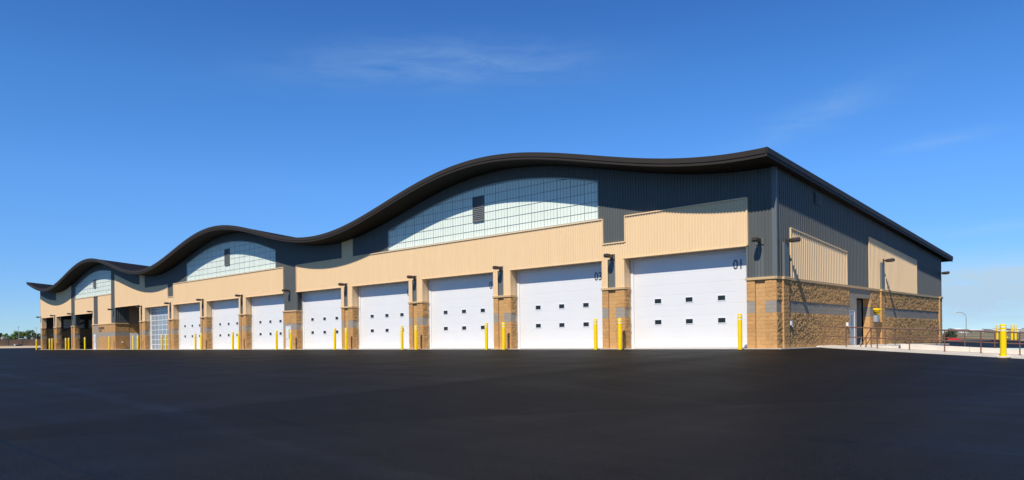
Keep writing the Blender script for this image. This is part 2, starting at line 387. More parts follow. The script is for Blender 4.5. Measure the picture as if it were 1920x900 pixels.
RPX, RPY = .183, .245           # rib pitch of the front and of the side sheets
PROF = (0.0, .41, .52, .885)
def corr_breaks(a, b, RP):
    out = [a]; k = math.floor(a/RP)-1
    while True:
        done = False
        for p in PROF:
            x = (k+p)*RP
            if x > b-1e-4: done = True; break
            if x > a+1e-4: out.append(x)
        if done: break
        k += 1
    return out+[b]
def corr_off(x, RP, depth):
    t = (x/RP) % 1.0
    if t < .41-1e-6 or t > 1-1e-6: return depth
    if t < .52-1e-6: return depth*max(0, 1-(t-.41)/.11)
    if t < .885-1e-6: return 0
    return depth*(t-.885)/.115
def siding(x0, x1, zb, zt, mt, base, axis='x', depth=None, name='siding_panel', parent=None, label=None):
    """ribbed sheet. axis x: runs along X, faces -Y, base = Y of the inner flat; axis y: runs along Y, faces +X"""
    zb_ = zb if callable(zb) else (lambda q: zb); zt_ = zt if callable(zt) else (lambda q: zt)
    depth = (.032 if axis == 'x' else .045) if depth is None else depth
    RP = RPX if axis == 'x' else RPY
    mb = MB(); br = corr_breaks(x0, x1, RP); v = []; f = []
    for q in br:
        o = corr_off(q, RP, depth)
        for z in (zb_(q), zt_(q)): v.append((q, base-o, z) if axis == 'x' else (base+o, q, z))
    for i in range(len(br)-1): f.append((2*i, 2*i+2, 2*i+3, 2*i+1))
    # back face so that the sheet has a body
    n = len(v); e = .10
    for q in (x0, x1):
        for z in (zb_(q), zt_(q)): v.append((q, base+e, z) if axis == 'x' else (base-e, q, z))
    for s_, t_ in ((0, n), (2*(len(br)-1), n+2)): f.append((s_, s_+1, t_+1, t_))
    f.append((n, n+1, n+3, n+2)) if not callable(zt) and not callable(zb) else None
    mb.quads(v, f)
    return mb.build(name, mt, parent or B, label=label)
def trim(x0, x1, z0, z1, y0, y1, mt, axis='x', name='flashing', parent=None):
    mb = MB()
    if axis == 'x': mb.box(x0, x1, y0, y1, z0, z1)
    else: mb.box(y0, y1, x0, x1, z0, z1)
    return mb.build(name, mt, parent or B)
ZH = 5.27; ZC = 3.60; ZP = 7.68
YG = Y0+.075; YBG = Y0+.02        # planes of grey and beige sheets (inner flats)
rf = lambda x: under(x, Y0)+.06
# window arcs (x, z)
arc1 = [(-47.44, 9.33), (-45.58, 9.79), (-42.99, 10.38), (-40.57, 10.85), (-38.29, 11.13), (-36.14, 11.25), (-34.11, 11.23), (-32.19, 11.08), (-30.38, 10.84), (-28.65, 10.5), (-26.75, 10.06)]
arc2 = [(-85.2, 9.78), (-83.0, 10.33), (-80.79, 10.80), (-78.16, 11.14), (-75.64, 11.25), (-73.24, 11.16), (-70.94, 10.9), (-68.73, 10.49), (-66.62, 9.93), (-65.04, 9.47)]
arc3 = [(-125.2, 9.41), (-121.82, 10.28), (-118.6, 10.89), (-115.54, 11.15), (-113.17, 11.11), (-109.7, 10.78)]
def interp(tab):
    def f(x):
        if x <= tab[0][0]: return tab[0][1]
        for i in range(len(tab)-1):
            if x <= tab[i+1][0]:
                # Catmull-Rom for a smooth arc
                p1, p2 = tab[i], tab[i+1]; p0 = tab[i-1] if i else p1; p3 = tab[i+2] if i+2 < len(tab) else p2
                h = p2[0]-p1[0]; t = (x-p1[0])/h
                m1 = (p2[1]-p0[1])/(p2[0]-p0[0]); m2_ = (p3[1]-p1[1])/(p3[0]-p1[0])
                return (2*t**3-3*t**2+1)*p1[1]+(t**3-2*t**2+t)*h*m1+(-2*t**3+3*t**2)*p2[1]+(t**3-t**2)*h*m2_
        return tab[-1][1]
    return f
A1, A2, A3 = interp(arc1), interp(arc2), interp(arc3)
G = lambda a_, b_, zb, zt=rf, **k: siding(a_, b_, zb, zt, grey, YG, **k)
BG = lambda a_, b_, zb, zt, **k: siding(a_, b_, zb, zt, beige, YBG, **k)
# right end to first window
G(-17.30, X1-.05, ZC, label='dark grey siding of the corner column')
G(-24.80, -17.30, ZP); G(-26.39, -24.80, 6.19); G(-26.75, -26.39, ZP)
BG(-24.80, -17.28, ZH, ZP); BG(-26.39, -24.80, ZH, 6.19)
G(-47.44, -26.75, A1, label='dark grey siding above the largest arched window'); G(-52.23, -47.44, ZP)
BG(-44.0, -26.39, ZH, ZP); BG(-61.2, -44.0, ZH, ZP)
BG(-53.83, -52.23, ZP, rf); G(-61.2, -53.83, ZP)
G(-63.57, -61.2, ZC, label='grey siding of the column with the small door')
# second stretch
BG(-76.0, -63.57, ZH, ZP); BG(-88.75, -76.0, ZH, ZP)
G(-65.04, -63.57, ZP); G(-85.2, -65.04, A2, label='dark grey siding above the middle arched window'); G(-88.75, -85.2, ZP); G(-90.4, -88.75, 6.19)
BG(-90.4, -88.75, ZH, 6.19); BG(-97.55, -90.4, ZH, ZP); G(-97.55, -90.4, ZP)
BG(-99.2, -97.55, ZH, rf)
cv = interp([(-108.2, 10.2), (-104.8, 9.35), (-101.8, 8.62), (-99.2, 8.22)])
BG(-108.2, -99.2, 5.70, cv); G(-108.2, -99.2, cv)
G(-109.7, -108.2, ZC)
# third stretch
BG(-115.0, -109.7, ZC, 7.58); G(-116.8, -115.0, ZC, 7.58); BG(-117.4, -116.8, ZC, 7.58); BG(-125.2, -117.4, ZH, 7.58)
G(-125.2, -109.7, A3); G(-126.95, -125.2, ZC)
cv2 = interp([(XE, 9.25), (-140.5, 8.55), (-137.5, 8.1), (-134.5, 7.86)])
BG(-134.5, -126.95, ZH, rf); BG(XE, -134.5, ZH, cv2); G(XE, -134.5, cv2)
# backing wall behind the sheets (keeps daylight out), cut for the windows by standing behind them
m = MB(); v = []; f = []
for x in lin(XE, X1-.2, 160): v += [(x, Y0+.30, 5.95), (x, Y0+.30, rf(x)-.02)]
for i in range(160): f.append((2*i, 2*i+2, 2*i+3, 2*i+1))
m.quads(v, f); m.build('wall_lining', intd, B)
# flashings: tops of beige fields, with the rib ends open below, and the bright heads of the door openings
for (a_, b_, z) in ((-24.80, -17.28, ZP), (-26.39, -24.80, 6.19), (-52.23, -26.39, ZP), (-61.2, -53.83, ZP), (-88.75, -63.57, ZP), (-90.4, -88.75, 6.19), (-97.55, -90.4, ZP), (-125.2, -109.7, 7.58)):
    trim(a_, b_, z-.012, z+.055, Y0-.06, Y0+.08, beige)
for (z0, z1, x) in ((ZH, ZP, -17.28), (6.19, ZP, -24.80), (6.19, ZP, -26.39), (ZH, ZP, -61.2), (ZH, ZP, -63.57), (6.19, ZP, -88.75), (6.19, ZP, -90.4)):
    trim(x-.03, x+.03, z0, z1, Y0-.045, Y0+.07, beige)

# windows of translucent panels
def arch_window(x0, x1, zb, A, ncol, individual, label):
    base = Y0+.11
    fr = MB(); pitch = (x1-x0)/ncol
    zt = lambda x: A(x)-.0
    # frame: sill, jambs, head following the arc
    fr.box(x0, x1, base-.05, base+.06, zb, zb+.07)
    fr.box(x0, x0+.07, base-.05, base+.06, zb+.07, A(x0)); fr.box(x1-.07, x1, base-.05, base+.06, zb+.07, A(x1))
    hs_ = lin(x0, x1, ncol*2)
    for i in range(len(hs_)-1):
        p, q = hs_[i], hs_[i+1]
        fr.prism([(p, A(p)-.06), (q, A(q)-.06), (q, A(q)+.03), (p, A(p)+.03)], 'y', base-.05, base+.06)
    W = fr.build('arched_window', mul, B, label=label)
    rows = [zb+.07]+[7.68+.585*k for k in range(1, 8)]
    mu = MB(); mi_ = MB(); joined = MB()
    for c in range(1, ncol):
        x = x0+c*pitch; mu.box(x-.013, x+.013, base-.004, base+.03, zb+.07, A(x)-.05)
    for r in rows[1:]:
        # horizontals where the arch is taller
        seg = [x for x in lin(x0+.05, x1-.05, ncol*4) if A(x) > r+.06]
        if seg and seg[-1]-seg[0] > .3: mu.box(seg[0], seg[-1], base-.006, base+.03, r-.013, r+.013)
    mu.build('mullion', mul, W)
    for c in range(ncol):
        xa, xb = x0+c*pitch+.02, x0+(c+1)*pitch-.02
        for q in range(1, 4):
            x = xa+(xb-xa)*q/4; mi_.box(x-.009, x+.009, base+.006, base+.025, zb+.07, A(x)-.05)
        for r in range(len(rows)):
            z0 = rows[r]+.017; z1 = rows[r+1]-.017 if r+1 < len(rows) else 99
            ta, tb = min(z1, A(xa)-.04), min(z1, A(xb)-.04)
            if max(ta, tb) < z0+.05: continue
            ta, tb = max(ta, z0+.004), max(tb, z0+.004)
            mb = MB() if individual else joined
            j = random.uniform(-.003, .003)
            mb.prism([(xa, z0), (xb, z0), (xb, tb), (xa, ta)], 'y', base+.018+j, base+.035+j)
            if individual: mb.build('pane', pg, W)
    if not individual: joined.build('pane', pg, W, kind='stuff')
    g_ = mi_.build('glazing_bar', mul, W); g_['kind'] = 'stuff'
    return W
arch_window(-47.44, -26.75, 7.735, A1, 19, True, 'largest arched window of pale translucent panels')
arch_window(-85.2, -65.04, 7.735, A2, 19, True, 'middle arched window of pale translucent panels')
arch_window(-125.2, -109.7, 7.635, A3, 14, False, 'small arched window of pale translucent panels')
def louvre(x0, x1, z0, z1, y):
    fr = MB(); t = .06
    fr.box(x0, x0+t, y, y+.1, z0, z1); fr.box(x1-t, x1, y, y+.1, z0, z1); fr.box(x0+t, x1-t, y, y+.1, z0, z0+t); fr.box(x0+t, x1-t, y, y+.1, z1-t, z1)
    fr.box(x0+t, x1-t, y+.075, y+.095, z0+t, z1-t)
    L = fr.build('louvre_vent', greyflat, B)
    sl = MB(); n = int((z1-z0-2*t)/.12)
    for i in range(n):
        z = z0+t+(i+.5)*(z1-z0-2*t)/n
        sl.prism([(y+.015, z-.045), (y+.025, z-.052), (y+.07, z+.03), (y+.06, z+.04)], 'x', x0+t, x1-t)
    sl.build('louvre_blade', mat('louvre_grey%d' % int(-x0), (.15, .155, .155), .5, .05, 2), L)
louvre(-37.66, -36.58, 8.84, 10.62, Y0+.03); louvre(-75.66, -74.6, 8.80, 10.52, Y0+.03); louvre(-116.9, -115.9, 8.78, 9.98, Y0+.03)

# ---------------------------------------------------------- masonry
ROWS = [.2*i for i in range(12)]+[2.4+.2133*i for i in range(6)]     # 17 courses up to 3.467
def block_variant(seed, amp, edge_amp, wid=.39, hh=.19):
    rnd = random.Random(seed); nx, nz = 6, 4; v = []; f = []
    for j in range(nz):
        for i in range(nx):
            x = wid*i/(nx-1); z = hh*j/(nz-1)
            edge = (i in (0, nx-1)) or (j in (0, nz-1))
            y = -(amp*edge_amp*rnd.uniform(.1, 1.5) if edge else amp*rnd.uniform(.15, 1.3))
            if not edge: x += rnd.uniform(-.025, .025); z += rnd.uniform(-.022, .022)
            v.append((x, y, z))
    for j in range(nz-1):
        for i in range(nx-1): a_ = j*nx+i; f.append((a_, a_+1, a_+nx+1, a_+nx))
    ta, tb = rnd.uniform(-1, 1)*amp*.8, rnd.uniform(-1, 1)*amp*.7
    v = [(x, y+ta*(x/wid-.5)+tb*(z/hh-.5) - abs(ta)*.5, z) for x, y, z in v]
    L = (nz-1)*nx; b = len(v)
    for r in (0, nx-1, L+nx-1, L): v.append((v[r][0], .05, v[r][2]))
    f += [tuple(range(nx-1, -1, -1))+(b, b+1), tuple(range(L, L+nx))+(b+2, b+3),
          tuple(range(0, L+1, nx))+(b+3, b), tuple(range(L+nx-1, nx-2, -nx))+(b+1, b+2)]
    return v, f
VARS = {('s', i): block_variant(i, .010, .45) for i in range(8)}
VARS.update({('r', i): block_variant(50+i, .033, .7) for i in range(8)})
VARS.update({('f', i): block_variant(90+i, .0015, .5) for i in range(3)})
VMESH = {}
def vmesh(key, mt):
    if (key, mt.name) not in VMESH:
        mb = MB(); mb.quads(*VARS[key]); VMESH[key, mt.name] = mb.mesh('block', mt)
    return VMESH[key, mt.name]
BLKN = [0]
JOIN = MB(); JM = [tan, tanr, gblk, gside, smooth]
def wall_blocks(a, b, plane, axis, parent, grey_rows=(9, 10, 11), style='s', mt=tan, gm=gblk, indiv=False, z0=0, z1=9, rows=None, cut=None, face=1):
    """tile blocks between a and b. axis x: along X facing -Y (face=1); axis y: along Y facing +X; axis yn: along Y facing... (jambs) """
    for r in range(17):
        if rows and r not in rows: continue
        za, zb = ROWS[r], ROWS[r+1] if r < 16 else 3.467
        if za < z0-1e-3 or zb > z1+1e-3: continue
        q = a - (.2 if r % 2 else 0)
        while q < b-.02:
            s_, e_ = max(q, a), min(q+.4, b)
            q += .4
            if e_-s_ < .05: continue
            if cut and cut(s_, e_, za, zb): continue
            g = r in grey_rows
            st = 'f' if g else style; key = (st, random.randrange(3 if st == 'f' else 8)); m_ = gm if g else mt
            sx = (e_-s_-.004)/.39; sz = (zb-za-.005)/.19
            if indiv and BLKN[0] < 300:
                BLKN[0] += 1
                o = bpy.data.objects.new('block', vmesh(key, m_)); COL.objects.link(o)
                if axis == 'x': put(o, parent, (s_+.002, plane, za+.0025))
                else: put(o, parent, (plane, s_+.002, za+.0025)); o.rotation_euler = (0, 0, math.pi/2)
                o.scale = (sx, 1, sz)
            else:
                v, f = VARS[key]; vv = []
                for (x, y, z) in v:
                    x2 = s_+.002+x*sx; z2 = za+.0025+z*sz
                    vv.append((x2, plane+y, z2) if axis == 'x' else (plane-y, x2, z2))
                JOIN.quads(vv, f, JM.index(m_))
def cap_piece(mb, x0, x1, y0, y1, z0=3.467, z1=3.60):
    c = .015
    mb.box(x0, x1, y0, y1, z0, z1-c); 
    mb.prism([(y0, z1-c), (y1, z1-c), (y1, z1), (y0+c, z1)], 'x', x0, x1)
REC = .7
def pier(xl, xr, slot=True, indiv=False, upper=True, last=False, greyup=False, label=None):
    """front pier between two door openings; grey band; shallow vertical slot with a flat grey channel above"""
    core = MB(); sl = (xl+.45, xl+.98) if slot else None
    y1 = Y0+REC-.02
    if slot:
        core.box(xl+.012, sl[0], Y0+.012, y1, 0, 3.467); core.box(sl[1], xr-.012, Y0+.012, y1, 0, 3.467); core.box(sl[0], sl[1], Y0+.10, y1, 0, 3.467)
    else: core.box(xl+.012, xr-.012, Y0+.012, y1, 0, 3.467)
    P = core.build('pier', mort, B, label=label)
    if slot:
        wall_blocks(xl, sl[0], Y0, 'x', P, indiv=indiv); wall_blocks(sl[1], xr, Y0, 'x', P, indiv=indiv)
        wall_blocks(sl[0]+.004, sl[1]-.004, Y0+.085, 'x', P, grey_rows=(), style='f', mt=smooth, indiv=indiv)
    else: wall_blocks(xl, xr, Y0, 'x', P, indiv=indiv)
    if not last: wall_blocks(Y0+.03, Y0+.50, xr, 'y', P, indiv=False, style='r', mt=tanr)
    c = MB(); cap_piece(c, xl-.05, xr+(.0 if last else .06), Y0-.07, Y0+.55); c.build('cap_stone', capm, P, bevel=.01)
    if upper:
        m_ = grey if greyup else beige; yb = YBG
        if slot and not greyup:
            siding(xl, sl[0], ZC, ZH, m_, yb, name='siding_strip', parent=P); siding(sl[1], xr, ZC, ZH, m_, yb, name='siding_strip', parent=P)
        elif not greyup: siding(xl, xr, ZC, ZH, m_, yb, name='siding_strip', parent=P)
        if not last:
            # ribbed return and plain steel jamb beside the door
            s = MB(); ys = (0, .09, .11, .2, .22, .31, .33, .44); of = (0, 0, -.05, -.05, 0, 0, -.05, -.05); v = []
            for y, o_ in zip(ys, of): v += [(xr+o_-.005, Y0+y, ZC), (xr+o_-.005, Y0+y, ZH)]
            s.quads(v, [(2*i, 2*i+2, 2*i+3, 2*i+1) for i in range(7)]); s.build('return_siding', m_, P)
            s = MB(); s.box(xr-.08, xr-.006, Y0+.06, y1-.02, ZC, ZH); s.build('return_backing', m_, P)
        if slot:
            s = MB(); s.box(sl[0]+.01, sl[1]-.01, Y0+.055, Y0+.10, ZC, 5.265); s.box(sl[0]+.16, sl[1]-.01, Y0-.05, Y0+.02, 5.27, 5.56)
            s.build('channel', greyflat, P)
            if greyup is False:
                for q in sl:
                    s = MB(); s.box(q-.02 if q == sl[0] else q, q if q == sl[0] else q+.02, Y0-.03, Y0+.10, ZC, ZH); s.build('slot_edge', m_, P)
    return P
# openings: (left, right)
openings = [(-24.88, -17.36), (-34.03, -26.50), (-43.18, -35.66), (-52.33, -44.82), (-61.30, -53.97), (-71.0, -63.65), (-80.0, -72.55), (-88.85, -81.6), (-97.6, -90.4)]
piers = [(-26.50, -24.88), (-35.66, -34.03), (-44.82, -43.18), (-53.97, -52.33), (-72.55, -71.0), (-81.6, -80.0), (-90.4, -88.85), (-99.4, -97.6)]
c0 = pier(-17.36, X1, True, True, upper=False, last=True, label='corner pier at the right end of the front')
s = MB(); s.box(-16.90, -16.39, Y0+.055, Y0+.10, ZC, 5.56); s.box(-16.85, -16.42, Y0-.0, Y0+.055, 5.25, 5.56); s.build('channel', greyflat, c0)
s = MB(); s.box(-17.36, -17.27, Y0-.0, Y0+REC, ZC, ZH+.02); s.build('corner_trim', greyflat, B)
s = MB(); s.box(X1-.20, X1+.055, Y0-.005, Y0+.13, ZC, rf(X1)); s.build('corner_trim', greyflat, B)
for i, (a_, b_) in enumerate(piers): pier(a_, b_, True, indiv=(i < 2))
pier(-63.65, -61.30, False, False, upper=False, label='wide pier with the narrow white door')
# grey return of the wide pier and of the left columns
for xr in (-61.30, -125.35):
    s = MB(); s.box(xr-.10, xr-.002, Y0+.1, Y0+REC, ZC, ZH); s.build('return_backing', grey, B)
    siding(Y0+.02, Y0+.55, ZC, ZH, grey, xr, axis='y', name='return_siding')
# left end piers
pier(-127.1, -125.35, True, upper=True, greyup=True)
pier(-136.0, -134.5, True); pier(XE, -142.6, False)
# block wall with sign, between the open bays
core = MB(); core.box(-117.45, -108.15, Y0+.012, Y0+.45, 0, 3.467); PW = core.build('block_wall', mort, B, label='block wall with dark lettering and a narrow white door')
wall_blocks(-117.45, -116.75, Y0, 'x', PW); wall_blocks(-116.75, -114.95, Y0, 'x', PW, grey_rows=range(17)); wall_blocks(-114.95, -108.15, Y0, 'x', PW)
cap = MB(); cap_piece(cap, -117.5, -108.1, Y0-.07, Y0+.45); cap.build('cap_stone', capm, PW)
# dark lettering, two short lines of raised letters
lt = MB(); x = -114.55
for wds, z0, hh, ww, gp in (((2, 5), 2.86, .30, .25, .07), ((7,), 2.55, .16, .15, .05)):
    x = -114.55
    for nlet in wds:
        for i in range(nlet):
            k_ = (i*7+nlet) % 4
            lt.box(x, x+.055, Y0-.07, Y0-.035, z0, z0+hh)
            if k_ != 1: lt.box(x+.055, x+ww-.02, Y0-.07, Y0-.035, z0+hh-.055, z0+hh)
            if k_ != 2: lt.box(x+.055, x+ww-.02, Y0-.07, Y0-.035, z0, z0+.055)
            if k_ != 3: lt.box(x+ww-.06, x+ww-.005, Y0-.071, Y0-.034, z0+.05, z0+hh-.05)
            x += ww+gp*.5
        x += .18
lt.build('sign_lettering', numm, PW)

# ---------------------------------------------------------- doors
def text_mesh(body, size, mt, x, y, z, parent, name='numeral', wscale=.86):
    cu_ = bpy.data.curves.new(name, 'FONT'); cu_.body = body; cu_.size = size; cu_.extrude = .004; cu_.space_character = 1.0; cu_.offset = .010
    to = bpy.data.objects.new(name, cu_); COL.objects.link(to)
    me = bpy.data.meshes.new_from_object(to.evaluated_get(bpy.context.evaluated_depsgraph_get())); bpy.data.objects.remove(to)
    me.materials.clear(); me.materials.append(mt)
    me.transform(Matrix.Translation((x, y, z)) @ Matrix.Rotation(math.pi/2, 4, 'X') @ Matrix.Diagonal((wscale, 1, 1, 1)))
    o = bpy.data.objects.new(name, me); COL.objects.link(o); put(o, parent)
    return o
def garage_door(xl, xr, num, glass=False, label=None):
    y = Y0+REC
    fr = MB()      # steel frame: white side tracks, header
    fr.box(xl, xl+.17, y-.03, y+.12, 0, ZH-.02); fr.box(xr-.10, xr, y-.03, y+.12, 0, ZH-.02); fr.box(xl+.17, xr-.10, y-.03, y+.12, ZH-.20, ZH-.02)
    fr.box(xl, xl+.02, y-.05, y-.03, 0, ZH-.02)
    D_ = fr.build('garage_door', whitet, B, label=label)
    j = MB(); j.box(xl-.11, xl-.0, y-.24, y+.05, 0, ZH-.02); j.box(xr+.0, xr+.08, y-.2, y+.05, 0, ZH-.02); j.build('door_jamb', jamb, D_)
    a_, b_ = xl+.18, xr-.11
    zz = [0.0, .60, 1.20, 1.80, 2.40, 3.00, 3.60, 4.20, 4.80, ZH-.2]
    if not glass:
        for i in range(len(zz)-1):
            s = MB(); z0, z1 = zz[i]+.0015, zz[i+1]-.0015; e = .004
            # section with a stepped tongue at its upper edge
            s.prism([(y+.02, z0), (y+.02, z1-.03), (y+.02+e, z1-.02), (y+.02+e, z1), (y+.07, z1), (y+.07, z0)], 'x', a_, b_)
            s.build('section', white, D_)
        s = MB(); s.box(a_, b_, y+.012, y+.06, 0, .045); s.build('bottom_seal', mul, D_)
        wrel = (-1.77, -3.72, -5.72)
        for zc in (1.50, 2.70):
            for w_ in wrel:
                xc = xr+w_; s = MB(); hw, hz, t = .215, .125, .035
                s.box(xc-hw, xc+hw, y+.016, y+.03, zc-hz, zc+hz, 1)
                for q in ((xc-hw-t, xc-hw, zc-hz-t, zc+hz+t), (xc+hw, xc+hw+t, zc-hz-t, zc+hz+t), (xc-hw, xc+hw, zc-hz-t, zc-hz), (xc-hw, xc+hw, zc+hz, zc+hz+t)):
                    s.box(q[0], q[1], y-.002, y+.03, q[2], q[3], 0)
                s.build('window', [whitet, dgl], D_)
        if num: text_mesh(num, .70, numm, xr-1.10, y+.010, 4.18, D_)
    else:
        n = 6; p = (b_-a_)/n
        g = MB(); r = MB()
        for i in range(n+1): x = a_+i*p; r.box(x-.035, x+.035, y+.01, y+.06, 0, ZH-.2)
        for z in zz: r.box(a_, b_, y+.012, y+.058, z-.03, z+.03)
        for i in range(n):
            for kz in range(len(zz)-1): g.box(a_+i*p+.035, a_+(i+1)*p-.035, y+.03, y+.045, zz[kz]+.03, zz[kz+1]-.03)
        r.build('sash_bar', whitet, D_); gg = g.build('pane', dpg, D_)
        bk = MB(); bk.box(a_, b_, y+.12, y+.16, 0, ZH-.2); bk.build('inner_curtain', mat('pale_curtain', (.6, .63, .66), .8, .05, 1), D_)
    return D_
nums = ['01', '03', '05', '07', '09', None, None, None, None]
for i, ((a_, b_), nm) in enumerate(zip(openings, nums)):
    lb = ('white sectional garage door marked %s' % nm) if nm else ('garage door of clear glazed panels' if i == 8 else None)
    garage_door(a_, b_, nm, glass=(i == 8), label=lb)
    s = MB(); s.box(a_-.06, b_+.04, Y0-.035, Y0+.09, ZH-.035, ZH+.012); s.build('head_flashing', beige, B)
    s = MB(); s.box(a_-.02, b_+.02, Y0+.091, Y0+REC+.2, ZH-.03, ZH+.06); s.build('door_head', jamb, B)
for (a_, b_, z) in ((XE+.8, -136.0, ZH), (-134.5, -127.1, ZH), (-125.35, -117.45, ZH), (-108.15, -99.4, 5.70)):
    s = MB(); s.box(a_-.03, b_+.03, Y0-.035, Y0+.09, z-.035, z+.012); s.build('head_flashing', beige, B)
    s = MB(); s.box(a_-.02, b_+.02, Y0+.091, Y0+.4, z-.03, z+.06); s.build('door_head', intd, B)
s = MB(); s.box(-99.45, -99.3, Y0+.02, Y0+.4, ZH, 5.7); s.build('door_head', beige, B)
def man_door(x0, x1, h_, y, slot=True, label=None):
    f_ = MB(); t = .05
    f_.box(x0-t, x0, y-.02, y+.05, 0, h_+t); f_.box(x1, x1+t, y-.02, y+.05, 0, h_+t); f_.box(x0, x1, y-.02, y+.05, h_, h_+t)
    D_ = f_.build('personnel_door', whitet, B, label=label)
    s = MB(); s.box(x0+.005, x1-.005, y, y+.045, .01, h_-.005); s.build('door_leaf', white, D_)
    s = MB(); s.box(x1-.30, x1-.18, y-.004, y+.01, .95, h_-.25); s.build('pane', dgl, D_)
    s = MB(); s.tube((x0+.10, y-.05, 1.0), (x0+.10, y, 1.0), .02); s.tube((x0+.10, y-.05, 1.0), (x0+.24, y-.05, 1.0), .012); s.build('handle', galv, D_)
man_door(-63.10, -62.30, 2.12, Y0-.032, label='narrow white door in the wide pier')
man_door(-116.75, -115.95, 2.12, Y0-.032, label='narrow white door beside the dark lettering')

# ---------------------------------------------------------- right side wall
SW = MB()
SW.box(X1-.30, X1-.012, Y0+.012, 45.80, 0, 3.467); SW.box(X1-.30, X1-.012, 49.60, YB, 0, 3.467)
SWo = SW.build('side_block_wall', mort, B, label='rough tan block base of the right side wall')
BLK_BEFORE = BLKN[0]
wall_blocks(Y0+.02, 36.35, X1, 'y', SWo, style='r', mt=tanr, gm=gside, indiv=True)
wall_blocks(37.0, 45.80, X1, 'y', SWo, style='r', mt=tanr, gm=gside, indiv=True)
wall_blocks(49.60, 51.35, X1, 'y', SWo, style='r', mt=tanr, gm=gside)
wall_blocks(52.0, 65.45, X1, 'y', SWo, style='r', mt=tanr, gm=gside)
for (a_, b_) in ((36.35, 37.0), (51.35, 52.0), (65.45, 66.1)):
    s = MB(); s.box(X1-.02, X1+.10, a_+.008, b_-.008, 0, 3.467); P = s.build('pilaster', mort, B)
    wall_blocks(a_, b_, X1+.112, 'y', P, style='s', mt=tan, grey_rows=())
    for r in range(17):
        za = ROWS[r]; zb = ROWS[r+1] if r < 16 else 3.467
        JOIN.box(X1+.0, X1+.116, a_-.004, a_+.03, za+.004, zb-.004, JM.index(smooth))
    s = MB(); s.box(X1, X1+.19, a_-.06, b_+.06, 3.463, 3.605); s.build('cap_stone', capm, P, bevel=.01)
    if a_ < 60:
        s = MB(); s.box(X1+.04, X1+.155, a_+.06, b_-.06, ZC, 5.34); s.build('channel', greyflat, P)
s = MB(); s.box(X1-.02, X1+.07, Y0-.07, 36.285, 3.467, 3.598); s.box(X1-.02, X1+.07, 37.065, 51.285, 3.467, 3.598); s.box(X1-.02, X1+.07, 52.065, 65.385, 3.467, 3.598)
s.build('cap_stone', capm, SWo)
# grey masonry round the door and the open entry
q = MB(); ye0, ye1, zo = 47.10, 49.45, 2.92
q.box(X1-.30, X1-.0, 46.82, ye0, 0, zo); q.box(X1-.30, X1, 45.80, ye1+.15, zo, 3.467); q.box(X1-.30, X1-.002, ye1+.14, ye1+.152, 0, zo)
q.box(X1-.30, X1, 45.80, 46.82, 2.14, zo-.001); q.box(X1-.2, X1, 45.80, 45.86, 0, 2.14)
q.build('door_surround', gside, B, label='smooth grey masonry round the side entry')
s = MB(); s.box(X1-.08, X1-.01, 45.865, 45.915, 0, 2.13); s.box(X1-.08, X1-.01, 46.765, 46.815, 0, 2.13); s.box(X1-.08, X1-.01, 45.915, 46.765, 2.08, 2.13)
SD = s.build('side_door', whitet, B, label='grey steel door in the side wall')
s = MB(); s.box(X1-.075, X1-.03, 45.92, 46.76, .02, 2.075); s.build('door_leaf', steel, SD)
s = MB(); s.box(X1-.034, X1-.02, 46.28, 46.40, .95, 1.85, 0); s.build('pane', dgl, SD)
s = MB(); s.tube((X1-.03, 46.05, 1.0), (X1+.03, 46.05, 1.0), .02); s.tube((X1+.03, 46.05, 1.0), (X1+.03, 46.2, 1.0), .012); s.build('handle', galv, SD)
# entry recess
s = MB()
for r_ in range(15):
    za_ = ROWS[r_]; zb_ = min(ROWS[r_+1], zo)-.006
    for xa_, xb_ in ((X1-.40, X1-.003),) if r_ % 2 else ((X1-.40, X1-.205), (X1-.20, X1-.003)): s.box(xa_, xb_, ye1, ye1+.139, za_, zb_, 1 if 9 <= r_ <= 11 else 0)
s.build('entry_jamb', [smooth, gside], B)
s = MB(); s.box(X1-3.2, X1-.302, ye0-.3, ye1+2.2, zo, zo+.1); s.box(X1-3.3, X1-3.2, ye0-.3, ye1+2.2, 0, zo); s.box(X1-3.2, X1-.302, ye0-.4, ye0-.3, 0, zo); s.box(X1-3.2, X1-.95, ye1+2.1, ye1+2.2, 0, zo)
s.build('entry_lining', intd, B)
s = MB(); s.box(X1-2.1, X1-.52, ye1+.02, ye1+.08, .02, zo-.05); s.build('entry_door_leaf', mat('entry_leaf', (.30, .30, .275), .5, .04, 2), B)
# upper siding on the side
ru = lambda y: under(X1, y)+.12
SG = lambda a_, b_, zb, zt=ru, **k: siding(a_, b_, zb, zt, grey, X1-.03, axis='y', **k)
pa = lambda y: 6.12-.0744*(y-37.45); pb = lambda y: 6.76-.0744*(y-49.3)
SG(Y0+.10, 37.45, ZC, label='grey ribbed siding of the side wall'); SG(37.45, 45.4, pa); SG(45.4, 49.3, ZC); SG(49.3, 59.5, pb); SG(59.5, YB, ZC)
siding(37.45, 45.4, ZC, pa, beige, X1+.015, axis='y', label='sloped beige panel nearest the corner')
siding(49.3, 59.5, ZC, pb, beige, X1+.015, axis='y', label='sloped beige panel at the rear of the side')
for (a_, b_, fn) in ((37.45, 45.4, pa), (49.3, 59.5, pb)):
    s = MB(); v = []
    for y in (a_-.03, b_+.03):
        for x, dz in ((X1-.04, -.015), (X1+.09, -.015), (X1+.09, .05), (X1-.04, .05)): v.append((x, y, fn(y)+dz))
    s.quads(v, [(0, 1, 2, 3), (7, 6, 5, 4), (0, 4, 5, 1), (1, 5, 6, 2), (2, 6, 7, 3), (3, 7, 4, 0)]); s.build('flashing', beige, B)
    for y, zt in ((a_, fn(a_)), (b_, fn(b_))): trim(y-.03, y+.03, ZC, zt-.02, X1-.03, X1+.075, beige, axis='y')
